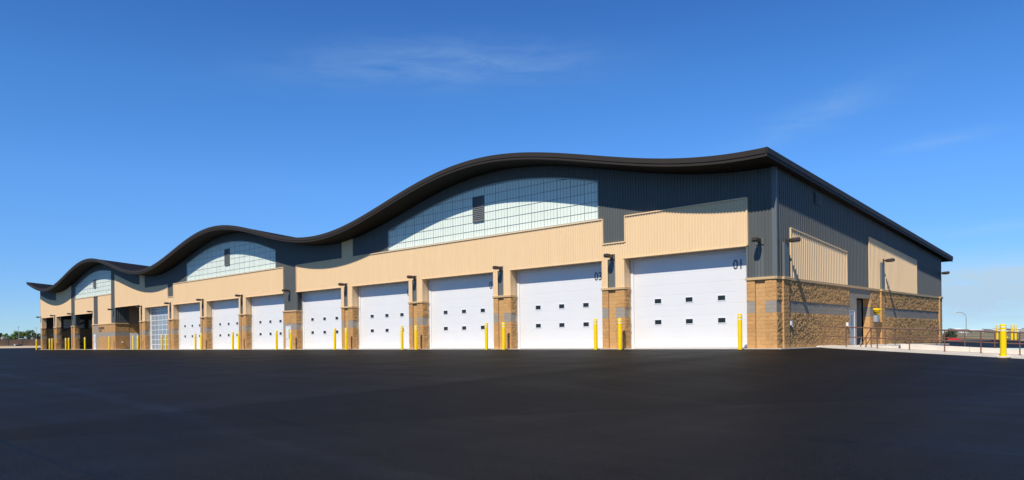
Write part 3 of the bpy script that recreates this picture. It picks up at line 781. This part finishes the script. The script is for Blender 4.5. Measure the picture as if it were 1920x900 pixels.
# side louvre
s = MB(); s.box(X1, X1+.05, 40.65, 41.45, 7.80, 8.45); Lv = s.build('louvre_vent', intd, B)
s = MB()
for i in range(6): s.prism([(X1+.05, 7.84+i*.1), (X1+.09, 7.82+i*.1), (X1+.09, 7.85+i*.1), (X1+.05, 7.90+i*.1)], 'y', 40.7, 41.4)
s.build('louvre_blade', greyflat, Lv)
# inner shell: side lining, rear wall, far end wall
s = MB(); s.box(X1-.35, X1-.305, 50.5, YB, 0, 6); s.build('wall_lining', intd, B)
m = MB(); v = []; f = []
n_ = 100
for x in lin(XE, X1, n_): v += [(x, YB, 0), (x, YB, under(x, YB)+.1)]
for i in range(n_): f.append((2*i, 2*i+2, 2*i+3, 2*i+1))
m.quads(v, f); m.build('rear_wall', beige, B)
# far end wall, seen from inside through the open bays: block below, translucent strip above, diagonal braces
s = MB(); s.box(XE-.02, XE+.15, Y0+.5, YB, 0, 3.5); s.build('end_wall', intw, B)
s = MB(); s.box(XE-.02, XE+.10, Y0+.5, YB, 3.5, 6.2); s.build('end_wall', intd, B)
siding(Y0+.0, YB, 3.6, lambda y: under(XE, y)+.1, grey, XE+.02, axis='y', name='end_siding')
for k_ in range(5):
    y = Y0+3.4+k_*3.9
    s = MB(); s.box(XE+.16, XE+.20, y, y+3.2, 3.6, 5.1); s.build('translucent_strip', mat('strip_glazing%d' % k_, (.55, .62, .66), .4, .05, 1), B)
s = MB()
s.tube((XE+.6, Y0+1.5, 2.4), (XE+.6, Y0+6.5, 4.6), .11); s.tube((XE+.6, Y0+1.5, 2.6), (XE+.6, Y0+6.5, .6), .11); s.tube((XE+.6, Y0+9.5, 3.8), (XE+.6, Y0+16, 5.6), .13)
s.tube((XE+.6, Y0+9.5, 1.8), (XE+.6, Y0+16, .4), .11)
s.build('wind_brace', intd, B)
s = MB()
for x in (-135.2, -126.2): s.box(x-.15, x+.15, Y0+7, Y0+7.3, 0, 7)
s.build('steel_column', intd, B)
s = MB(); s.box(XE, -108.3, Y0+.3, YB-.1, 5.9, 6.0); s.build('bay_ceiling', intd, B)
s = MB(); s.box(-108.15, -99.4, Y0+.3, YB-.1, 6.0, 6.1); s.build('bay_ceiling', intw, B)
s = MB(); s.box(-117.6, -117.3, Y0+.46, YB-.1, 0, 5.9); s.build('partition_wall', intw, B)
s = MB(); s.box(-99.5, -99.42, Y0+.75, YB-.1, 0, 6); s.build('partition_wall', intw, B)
# portal side wall (faces right): block, ribbed panel, door
s = MB(); s.box(-108.5, -108.16, Y0+.46, Y0+14, 0, 3.467); PS = s.build('block_wall', mort, B, label='side wall of the open drive-through')
wall_blocks(Y0+.0, Y0+1.75, -108.12, 'y', PS, style='s', mt=tan)
wall_blocks(Y0+1.75, Y0+8, -108.14, 'y', PS, style='f', mt=tan, grey_rows=())
s = MB(); s.box(-108.3, -108.02, Y0-.02, Y0+1.75, 3.467, 3.60); s.build('cap_stone', capm, PS)
siding(Y0+.0, Y0+1.75, 3.6, 5.98, grey, -108.12, axis='y', depth=.06, name='ribbed_panel', parent=PS)
s = MB(); s.box(-108.4, -108.13, Y0+1.75, Y0+14, 3.467, 5.98); s.build('inner_wall', intw, PS)
s = MB(); s.box(-108.14, -108.07, Y0+1.9, Y0+2.95, 0, 2.2); s.build('door_leaf', whitet, PS)
s = MB(); s.tube((-108.1, Y0+.85, 1.0), (-107.9, Y0+.85, .98), .06, 10); s.lathe([(.05, .9), (.07, .94), (.05, 1.0)], 10, c=(-107.86, Y0+.85)); s.build('wall_hydrant', whitet, PS)

jo = JOIN.build('block', JM, B, kind='stuff')

# ------------------------------------------------------------------ wall lamps
def make_lamp(label):
    t = thing('wall_lamp', label, 'wall lamp', (0, 0, 0), 'wall lamps on the garage piers')
    s = MB(); s.box(-.10, .10, -.04, .0, -.10, .14); child(s, 'wall_plate', bronze, t, bevel=.008)
    s = MB(); s.box(-.035, .035, -.18, -.04, -.02, .07); child(s, 'arm', bronze, t, bevel=.006)
    s = MB()
    # shoebox head: plan tapers to the tip
    n = 8; top = []; v = []
    prof = [(-.16, .10), (-.22, .165), (-.45, .18), (-.60, .165), (-.68, .10)]
    pts = [(-w_, y) for y, w_ in prof]+[(w_, y) for y, w_ in reversed(prof)]
    k_ = len(pts)
    for z, sc_ in ((-.085, .92), (-.055, 1.0), (.065, 1.0), (.105, .84)):
        for (x, y) in pts: v.append((x*sc_, -.42+(y+.42)*sc_, z+(-(y+.16))*.05))
    f = []
    for l in range(3):
        for i in range(k_): f.append((l*k_+i, l*k_+(i+1) % k_, (l+1)*k_+(i+1) % k_, (l+1)*k_+i))
    f += [tuple(range(k_-1, -1, -1)), tuple(range(3*k_, 4*k_))]
    s.quads(v, f); child(s, 'lamp_head', bronze, t, bevel=.006)
    s = MB(); s.box(-.12, .12, -.58, -.26, -.100, -.078); child(s, 'lens', lens, t)
    return t
lamp_spots = [(-16.62, 'rightmost front wall lamp, on the grey corner column beside the nearest garage door'), (-25.72, 'wall lamp on the pier between the nearest and the second garage door'), (-34.88, 'wall lamp on the pier between the second and the third garage door'),
              (-44.02, 'wall lamp on the pier between the third and the fourth garage door'), (-53.2, 'wall lamp on the pier between the fourth and the fifth garage door'), (-62.45, 'wall lamp on the grey column above the narrow white door'),
              (-71.75, 'first wall lamp left of the grey column with the narrow door'), (-80.85, 'second wall lamp left of the grey column with the narrow door'), (-89.6, 'wall lamp at the right edge of the glazed garage door'),
              (-98.6, 'wall lamp between the glazed door and the open drive-through'), (-108.75, 'wall lamp on the grey column left of the open drive-through'), (-117.15, 'wall lamp left of the white door beside the dark lettering'),
              (-126.4, 'wall lamp on the grey column between the open bays'), (-135.25, 'wall lamp between the two leftmost open bays'), (-143.0, 'leftmost wall lamp, at the far end of the building')]
L0 = make_lamp(lamp_spots[0][1])
for i, (x, lb) in enumerate(lamp_spots):
    o = L0 if i == 0 else copy_tree(L0); o.location = (x, Y0-.052, 5.42); o['label'] = lb
for (y, z, lb, xo) in ((36.68, 5.40, 'wall lamp on the side wall nearest the building corner', .155), (51.68, 5.44, 'wall lamp in front of the rear beige panel of the side wall', .155), (65.9, 5.46, 'farthest wall lamp at the rear of the side wall', .02)):
    o = copy_tree(L0); o.location = (X1+xo, y, z); o.rotation_euler = (0, 0, math.pi/2); o['label'] = lb

# ------------------------------------------------------------------ bollards
def make_bollard(r, h_, label):
    t = thing('bollard', label, 'bollard', (0, 0, 0), 'yellow bollards along the garage doors')
    s = MB(); s.lathe([(r, -.3), (r, h_-.05), (r*.93, h_-.022), (r*.7, h_-.006), (r*.3, h_)], 24); child(s, 'sleeve', yel, t, smooth=False)
    for z in (h_-.13, h_-.29):
        s = MB(); s.lathe([(r*.9, z-.026), (r+.004, z-.026), (r+.004, z+.026), (r*.9, z+.026)], 24); child(s, 'reflective_band', yelw, t)
    return t
bx = [(-17.42, 'rightmost bollard of the front, at the right edge of the nearest white garage door'), (-24.78, 'bollard at the left edge of the nearest white garage door'), (-26.52, 'bollard at the right edge of the second garage door from the right'), (-34.09, 'bollard at the left edge of the second garage door from the right'),
      (-35.72, 'bollard at the right edge of the third garage door from the right'), (-43.2, 'bollard at the left edge of the third garage door from the right'), (-44.88, 'bollard at the right edge of the fourth garage door from the right'), (-52.32, 'bollard at the left edge of the fourth garage door from the right'),
      (-54.0, 'bollard at the right edge of the fifth garage door from the right'), (-61.2, 'bollard in front of the narrow white door of the wide pier'), (-63.75, 'bollard at the left side of the wide pier with the grey column'),
      (-71.25, 'bollard right of the first pier left of the grey column'), (-72.55, 'bollard left of the first pier left of the grey column'), (-79.95, 'bollard right of the second pier left of the grey column'),
      (-81.4, 'bollard left of the second pier left of the grey column'), (-89.4, 'bollard right of the pier beside the glazed door'), (-90.65, 'bollard at the right edge of the glazed garage door'),
      (-98.2, 'bollard at the left edge of the glazed garage door'), (-99.75, 'bollard at the right edge of the open drive-through'), (-108.4, 'lone bollard before the block wall with dark lettering'),
      (-118.5, 'bollard inside the open bay next to the block wall with lettering'), (-126.0, 'bollard right of the grey column between the open bays'), (-127.4, 'bollard left of the grey column between the open bays'),
      (-134.4, 'bollard right of the pier between the leftmost bays'), (-135.8, 'bollard left of the pier between the leftmost bays'), (-143.3, 'leftmost bollard, at the far end of the building')]
B0 = make_bollard(.11, 1.80, 'x')
for i, (x, lb) in enumerate(bx):
    o = B0 if i == 0 else copy_tree(B0); o.location = (x, Y0-.66, -.03); o['label'] = 'yellow '+lb; o.rotation_euler = (0, 0, .3*i)
BR = make_bollard(.13, 1.53, 'thick yellow bollard in front of the brown railing'); BR.location = (-7.12, 40.55, -.49); BR['group'] = 'yellow bollards beyond the railing'
for (x, y, lb) in ((-17.49, 96.48, 'single far yellow bollard left of the hydrant'), (-16.21, 97.0, 'left one of the two far bollards right of the hydrant'), (-15.92, 97.3, 'right one of the two far bollards right of the hydrant')):
    o = copy_tree(B0); o.location = (x, y, gz2(x, y)); o['label'] = lb; o['group'] = 'yellow bollards beyond the railing'
s = MB(); s.lathe([(.30, -.05), (.30, .0), (.27, .02)], 20); pad = s.build('bollard_footing', concr); pad.location = (-7.12, 40.55, -.47); pad['label'] = 'round concrete footing under the thick yellow bollard'; pad['category'] = 'footing'
t = thing('fire_hydrant', 'small yellow and orange fire hydrant between the far bollards', 'hydrant', (-16.6, 95.5, -.13))
s = MB(); s.lathe([(.22, 0), (.22, .05), (.15, .06), (.15, .45), (.21, .47), (.21, .53), (.17, .58), (.12, .68), (.05, .74), (.04, .8)], 14); child(s, 'barrel', orange, t)
for sx in (-1, 1): s = MB(); s.tube((sx*.12, 0, .38), (sx*.30, 0, .38), .075, 10); child(s, 'nozzle', yel, t)
s = MB(); s.tube((0, -.10, .34), (0, -.28, .34), .095, 10); child(s, 'nozzle', yel, t)

# ------------------------------------------------------------------ railings
def railing(name, label, posts, y, zf, hgt, x0, x1, mids, r=.028):
    t = thing(name, label, 'railing', (posts[0], y, zf(posts[0])))
    for x in posts:
        s = MB(); s.tube((x, y, zf(x)-.05), (x, y, zf(x)+hgt-.02), r, 10); s.tube((x, y, zf(x)), (x, y, zf(x)+.02), .06, 10); s.build('post', railm, t)
    for m_ in [hgt]+mids:
        s = MB(); s.tube((x0, y, zf(x0)+m_), (x1, y, zf(x1)+m_), r if m_ != hgt else r*1.15, 10); s.build('rail', railm, t)
    return t
frontp = []
for px in (1531.5, 1586.5, 1644.7, 1705, 1771, 1839, 1912, 1990):
    dx = (px-960)/1388.08; d = Fv+Rv*dx; frontp.append(d.x*41.2/d.y)
railing('railing', 'brown steel guard railing along the front edge of the sloped walkway', frontp, 41.2, walk_z, 1.05, frontp[0], frontp[-1], [.53])
backp = []
for px in (1756, 1809, 1865, 1930):
    dx = (px-960)/1388.08; d = Fv+Rv*dx; backp.append(d.x*43.1/d.y)
railing('railing', 'brown steel railing standing on the low concrete kerb wall', [-11.9]+backp, 43.1, kerb_z, .82, -11.9, backp[-1], [.42], r=.024)
t = thing('handrail', 'short brown sloping handrail in front of the side entry', 'handrail', (-13.6, 42.0, 0))
s = MB(); s.tube((-13.92, 42, .0), (-13.33, 42, 1.02), .026); s.build('rail', railm, t)
s = MB(); s.tube((-13.66, 42, .0), (-13.36, 42, .48), .022); s.build('rail', railm, t)
for x, h_ in ((-13.62, .52), (-13.36, .98)): s = MB(); s.tube((x, 42, -.04), (x, 42, h_), .026); s.build('post', railm, t)
t = thing('handrail', 'short brown post and rail frame on the landing behind the railing', 'handrail', (-12.8, 43.4, 0))
for x in (-13.1, -12.6): s = MB(); s.tube((x, 43.5, .03), (x, 43.5, 1.0), .026); s.build('post', railm, t)
for z in (.52, .98): s = MB(); s.tube((-13.1, 43.5, z), (-11.95, 43.3, z-.04), .022); s.build('rail', railm, t)

# ------------------------------------------------------------------ small things at the side wall
t = thing('eyewash_station', 'yellow emergency wash unit above a grey box by the side entry', 'safety unit', (X1+.08, 50.45, 1.6))
s = MB(); s.box(X1+.06, X1+.30, 50.15, 50.6, 2.13, 2.22); s.prism([(X1+.0, 2.22), (X1+.36, 2.22), (X1+.30, 2.33), (X1, 2.33)], 'y', 50.1, 50.65); s.build('hood', yel, t, bevel=.01)
s = MB(); s.lathe([(.05, 1.92), (.12, 1.97), (.14, 2.10)], 14, c=(X1+.20, 50.4)); s.build('bowl', yel, t)
s = MB(); s.tube((X1+.0, 50.4, 2.0), (X1+.20, 50.4, 2.0), .03); s.build('pipe', orange, t)
t = thing('electrical_box', 'grey metal box on the wall under the yellow unit', 'box', (X1+.1, 50.2, 1.5))
s = MB(); s.box(X1+.06, X1+.26, 49.95, 50.45, 1.46, 1.88); s.build('case', galv, t, bevel=.01); s = MB(); s.box(X1+.26, X1+.27, 49.98, 50.42, 1.49, 1.85); s.build('cover', steel, t)
for (y, z, lb) in ((37.25, 1.26, 'small white hose outlet on the side wall near the corner'), (45.3, 1.26, 'small white hose outlet left of the grey side door')):
    t = thing('wall_hydrant', lb, 'hose outlet', (X1+.06, y, z))
    s = MB(); s.box(X1+.03, X1+.14, y-.08, y+.08, z-.10, z+.12); s.build('housing', whitet, t, bevel=.01)
    s = MB(); s.tube((X1+.12, y, z-.12), (X1+.22, y, z-.2), .03); s.build('spout', galv, t)
t = thing('utility_cabinet', 'low blue steel cabinet in a grey frame on the landing by the walkway', 'cabinet', (-12.4, 43.3, 0))
s = MB(); s.box(-12.78, -11.9, 43.22, 43.30, -.13, .045); s.build('front_panel', bluem, t, bevel=.01)
s = MB(); s.box(-13.5, -11.75, 43.31, 43.9, -.2, .07); s.build('frame', galv, t)
for x in (-12.68, -12.02): s = MB(); s.tube((x, 43.19, -.03), (x, 43.225, -.03), .03, 10); s.build('bolt', whitet, t)

# ------------------------------------------------------------------ vegetation and the far surroundings
def crown(seed, c, rx_, rz_, n, size, mats, name, parent, gaps=.0):
    rnd = random.Random(seed); mb = MB(); cl = []
    nc = 16
    for i in range(nc):
        a_ = rnd.uniform(0, 2*math.pi); zz = rnd.uniform(-.85, .95); rr_ = math.sqrt(max(0, 1-zz*zz))*rnd.uniform(.35, .95)
        cl.append((Vector((math.cos(a_)*rr_*rx_, math.sin(a_)*rr_*rx_, zz*rz_)), rnd.uniform(.28, .5)*rx_, rnd.randrange(len(mats))))
    for i in range(n):
        q, r_, mi = cl[rnd.randrange(nc)]
        d = Vector((rnd.gauss(0, 1), rnd.gauss(0, 1), rnd.gauss(0, 1))).normalized()*r_*rnd.uniform(.55, 1.05)
        p = Vector(c)+q+d; u = Vector((rnd.gauss(0, 1), rnd.gauss(0, 1), rnd.gauss(0, 1))).normalized(); w_ = u.orthogonal().normalized(); s_ = size*rnd.uniform(.6, 1.4)
        mb.face([p-u*s_, p+w_*s_*.7, p+u*s_, p-w_*s_*.7], mi)
    return mb.build(name, mats, parent)
def tree(x, y, z, h_, w_, mats, label, seed, grp='trees beyond the far fence'):
    t = thing('tree', label, 'tree', (x, y, z), grp)
    s = MB(); s.tube((x, y, z-.3), (x+.1, y, z+h_*.45), .03*h_+.05, 7, r2=.02*h_)
    rnd = random.Random(seed)
    for k_ in range(4):
        a_ = k_*1.6+rnd.uniform(-.3, .3); s.tube((x+.05, y, z+h_*(.25+.05*k_)), (x+math.cos(a_)*w_*.3, y+math.sin(a_)*w_*.3, z+h_*.6), .012*h_, 5, r2=.006*h_)
    s.build('trunk', bark, t)
    crown(seed, (x, y, z+h_*.58), w_*.5, h_*.43, 1500, h_*.035, mats, 'crown', t)
def world_at(px, py, dist, z=None):
    dx = px-960; dy = 638.88-py; c, s_ = math.cos(RO), math.sin(RO); u = (dx*c+dy*s_)/1388.08; v = (dy*c-dx*s_)/1388.08
    p = Fv*dist+Rv*(u*dist); return p.x, p.y, v*dist+H
trees = [(1, 623, 3.6, 'b', 'dark leafy tree at the very left edge beyond the fence'), (12.5, 624.5, 7, 'g', 'short bright green tree second from the left beyond the fence'), (20, 630, 5, 'm', 'low grey green tree between bright trees beyond the fence'),
         (30.5, 621.5, 7.5, 'g', 'tall bright green tree left of the light pole'), (38, 625, 5, 'm', 'narrow mid green tree between two taller bright trees'), (44.5, 621, 8, 'g', 'broad bright green tree beside the tallest dark tree'), (55.5, 619, 9, 'd', 'tallest dark green tree beyond the fence'),
         (64.5, 623, 4.5, 'd', 'slim dark tree left of the last bollard'), (70.5, 622.5, 6, 'd', 'dark tree right behind the last bollard'), (24, 628.5, 5, 'd', 'small dark tree behind the low grey green one'), (-14, 620, 9, 'd', 'dark tree outside the left end of the tree row')]
for i, (px, py, wd, kd, lb) in enumerate(trees):
    x, y, zt = world_at(px, py+1.6, 335); z0 = 1.2; mts = {'g': [leafs[2], leafs[1]], 'm': [leafs[1], leafs[0]], 'd': [leafs[0], leafs[1]], 'b': [leafs[0]]}[kd]
    tree(x, y, z0, zt-z0, wd*.24*2.6, mts, lb, 200+i)
# chain link fence with brown fabric
t = thing('fence', 'long brown screened chain link fence with dark posts at the left', 'fence', (-318, 70, .9))
fx = lambda k_: -318.0
ys_ = lin(-20, 140, 36)
for i in range(len(ys_)-1):
    s = MB(); s.box(-318.02, -317.98, ys_[i]+.05, ys_[i+1]-.05, .95, 3.2+.05*math.sin(i*2.1)); s.build('fence_panel', fencem, t)
for y in ys_:
    s = MB(); s.tube((-317.95, y, .7), (-317.95, y, 3.42), .07, 6); s.build('fence_post', fpost, t)
s = MB(); s.tube((-317.95, -20, 3.32), (-317.95, 140, 3.32), .03, 6); s.build('top_rail', fpost, t)
t = thing('site_box', 'small white and dark equipment box before the left fence', 'box', (-310, 70, .8))
x, y, z = world_at(29.5, 647, 258); 
s = MB(); s.box(x-.3, x+.3, y-.45, y+.45, .5, 1.45); s.build('case', bldw, t)
x2, y2, z = world_at(36, 647, 258)
s = MB(); s.box(x2-.3, x2+.3, y2-1.0, y2+.85, .5, 1.3); s.build('dark_case', intd, t)
for (px, py0, w_, h_, lb, rf_) in ((42.5, 636.0, 1.6, 1.0, 'pale low shed roof between the far left trees', 1), (61.5, 634, .4, 1.0, 'narrow white shed by the last dark trees', 0), (5.5, 633.5, .5, 1.0, 'small white hut at the left edge behind the fence', 1), (36, 637, .5, .6, 'little white hut right of the light pole', 1)):
    x, y, z = world_at(px, py0, 325); t = thing('far_shed', lb, 'shed', (x, y, 1.2))
    s = MB(); s.box(x-1.5, x+1.5, y-w_, y+w_, 1.0, z+h_*.1); s.build('wall', shedm, t)
    s = MB(); s.prism([(y-w_-.2, z+h_*.1), (y+w_+.2, z+h_*.1), (y, z+h_*.1+.35)], 'x', x-1.7, x+1.7); s.build('roof', shedm if rf_ else bldr, t)
for (px, pt, dist, lb) in ((34.5, 613, 300, 'thin grey light pole among the far left trees'), (68, 615, 300, 'thin grey light pole beside the last dark tree')):
    x, y, z = world_at(px, pt, dist); t = thing('light_pole', lb, 'light pole', (x, y, 1))
    s = MB(); s.tube((x, y, .7), (x, y, z), .09, 6, r2=.05); s.build('pole', galv, t)
    s = MB(); s.box(x-.15, x+.15, y-.5, y+.5, z-.05, z+.08); s.build('lamp_head', galv, t)
# right: street lamp
x, y, z = world_at(1811.5, 596, 190); zt = world_at(1811.5, 585.5, 190)[2]
t = thing('street_lamp', 'tall grey street lamp with curved arm pointing left beyond the railing', 'street lamp', (x, y, 0))
s = MB(); s.tube((x, y, -.3), (x, y, z), .13, 8, r2=.10); s.build('pole', galv, t)
s = MB(); pts = []
for k_ in range(7):
    a_ = k_/6*math.pi/2; r_ = zt-z; pts.append(Vector((x, y, z))-Rv*(r_*(1-math.cos(a_)))+Zv*(r_*math.sin(a_)))
pts.append(pts[-1]-Rv*1.2)
for p, q in zip(pts, pts[1:]): s.tube(p, q, .075, 6)
s.build('arm', galv, t)
s = MB(); e = pts[-1]; s.tube(e, e-Rv*.75, .14, 8, r2=.10); s.build('lamp_head', bldw, t)
# dark bush and red barrier
x, y, z = world_at(1783, 634, 108)
t = thing('bush', 'dense dark green bush just right of the building', 'bush', (x, y, -.2))
s = MB(); s.tube((x, y, -.4), (x, y, .5), .06, 6, r2=.03); s.build('stem', bark, t)
crown(901, (x, y, .55), .95, .80, 2600, .07, [leafs[3], leafs[0]], 'foliage', t)
xa, ya, za = world_at(1777, 634.5, 100); xb, yb, zb = world_at(1800, 635, 100)
t = thing('traffic_barrier', 'low red plastic barrier on the ground beyond the railing', 'barrier', (xa, ya, 0))
dv = Vector((xb-xa, yb-ya, 0)); nn_ = 3
for i in range(nn_):
    p = Vector((xa, ya, 0))+dv*(i/nn_+.01); q = Vector((xa, ya, 0))+dv*((i+1)/nn_-.01); s = MB(); pr = Vector((-dv.y, dv.x, 0)).normalized()
    v = []
    for c_ in (p, q):
        for w_, z_ in ((-.22, -.22), (.22, -.22), (.14, .12), (-.14, .12)): v.append(c_+pr*w_+Zv*z_)
    s.quads(v, [(0, 1, 2, 3), (7, 6, 5, 4), (0, 4, 5, 1), (1, 5, 6, 2), (2, 6, 7, 3), (3, 7, 4, 0)]); s.build('barrier_unit', redm, t, bevel=.02)
# row of far white buildings
rnd = random.Random(5); px = 1788; i = 0
spec = []
names_l = ['long low white building at the left end of the far row', 'white shed with a dark gable roof in the far row', 'low white building behind the street lamp', 'broad white hall right of the street lamp', 'white building with brown roof in the far row', 'pair of joined white units left of the thick bollard', 'white hall behind the thick bollard', 'white shed behind the hydrant', 'white building between hydrant and the far bollard pair', 'white hall right of the far bollard pair', 'last white building at the right edge', 'white shed past the right edge']
while px < 1945 and i < len(names_l):
    wpx = rnd.uniform(7, 13); x, y, z = world_at(px+wpx/2, 626.2-(px-1788)*.022, 600)
    t = thing('far_building', names_l[i], 'building', (x, y, 2), 'white buildings on the horizon'); h_ = rnd.uniform(1.6, 2.9); hw = wpx*.5*600/1388
    s = MB(); v = []
    for sgn in (-1, 1):
        for dd_, zz in ((-4, 0), (4, 0), (4, 2.6+h_), (-4, 2.6+h_)): p = Vector((x, y, 0))+Rv*hw*sgn+Fv*dd_; v.append((p.x, p.y, zz+.3))
    s.quads(v, [(0, 1, 2, 3), (7, 6, 5, 4), (0, 4, 5, 1), (1, 5, 6, 2), (2, 6, 7, 3), (3, 7, 4, 0)]); s.build('wall', bldw, t)
    s = MB(); v = []
    for sgn in (-1, 1):
        for dd_, zz in ((-4.5, 0), (4.5, 0), (0, rnd.uniform(.5, 1.1))): p = Vector((x, y, 0))+Rv*(hw+.3)*sgn+Fv*dd_; v.append((p.x, p.y, 2.9+h_+zz))
    s.quads(v, [(0, 1, 2), (5, 4, 3), (0, 3, 4, 1), (1, 4, 5, 2), (2, 5, 3, 0)]); s.build('roof', bldr if i % 3 == 1 else bldw, t)
    s = MB()
    for sgn in (-.5, .4): 
        p = Vector((x, y, 0))+Rv*hw*sgn-Fv*4.05; q = p+Rv*1.2; s.face([(p.x, p.y, .8), (q.x, q.y, .8), (q.x, q.y, 2.4), (p.x, p.y, 2.4)])
    s.build('door', bldr, t)
    px += wpx+rnd.uniform(.5, 3); i += 1
ft = [(1797, 'low dark tree left of the street lamp on the horizon'), (1819, 'small dark tree right of the street lamp on the horizon'), (1836, 'dark tree before the far white hall'), (1849, 'round dark tree left of the far single bollard'), (1857, 'second round dark tree left of the far single bollard'), (1893, 'dark tree between hydrant and the far bollard pair'), (1915, 'dark tree at the right edge of the horizon'), (1826, 'low bush among the far white buildings')]
for i, (px, lb) in enumerate(ft):
    x, y, z = world_at(px, 623.5-(px-1790)*.01, 430); tree(x, y, 1.0, max(1.6, z-1.0)*1.15, 3.6, [leafs[0], leafs[1]], lb, 400+i, 'trees on the horizon at the right')
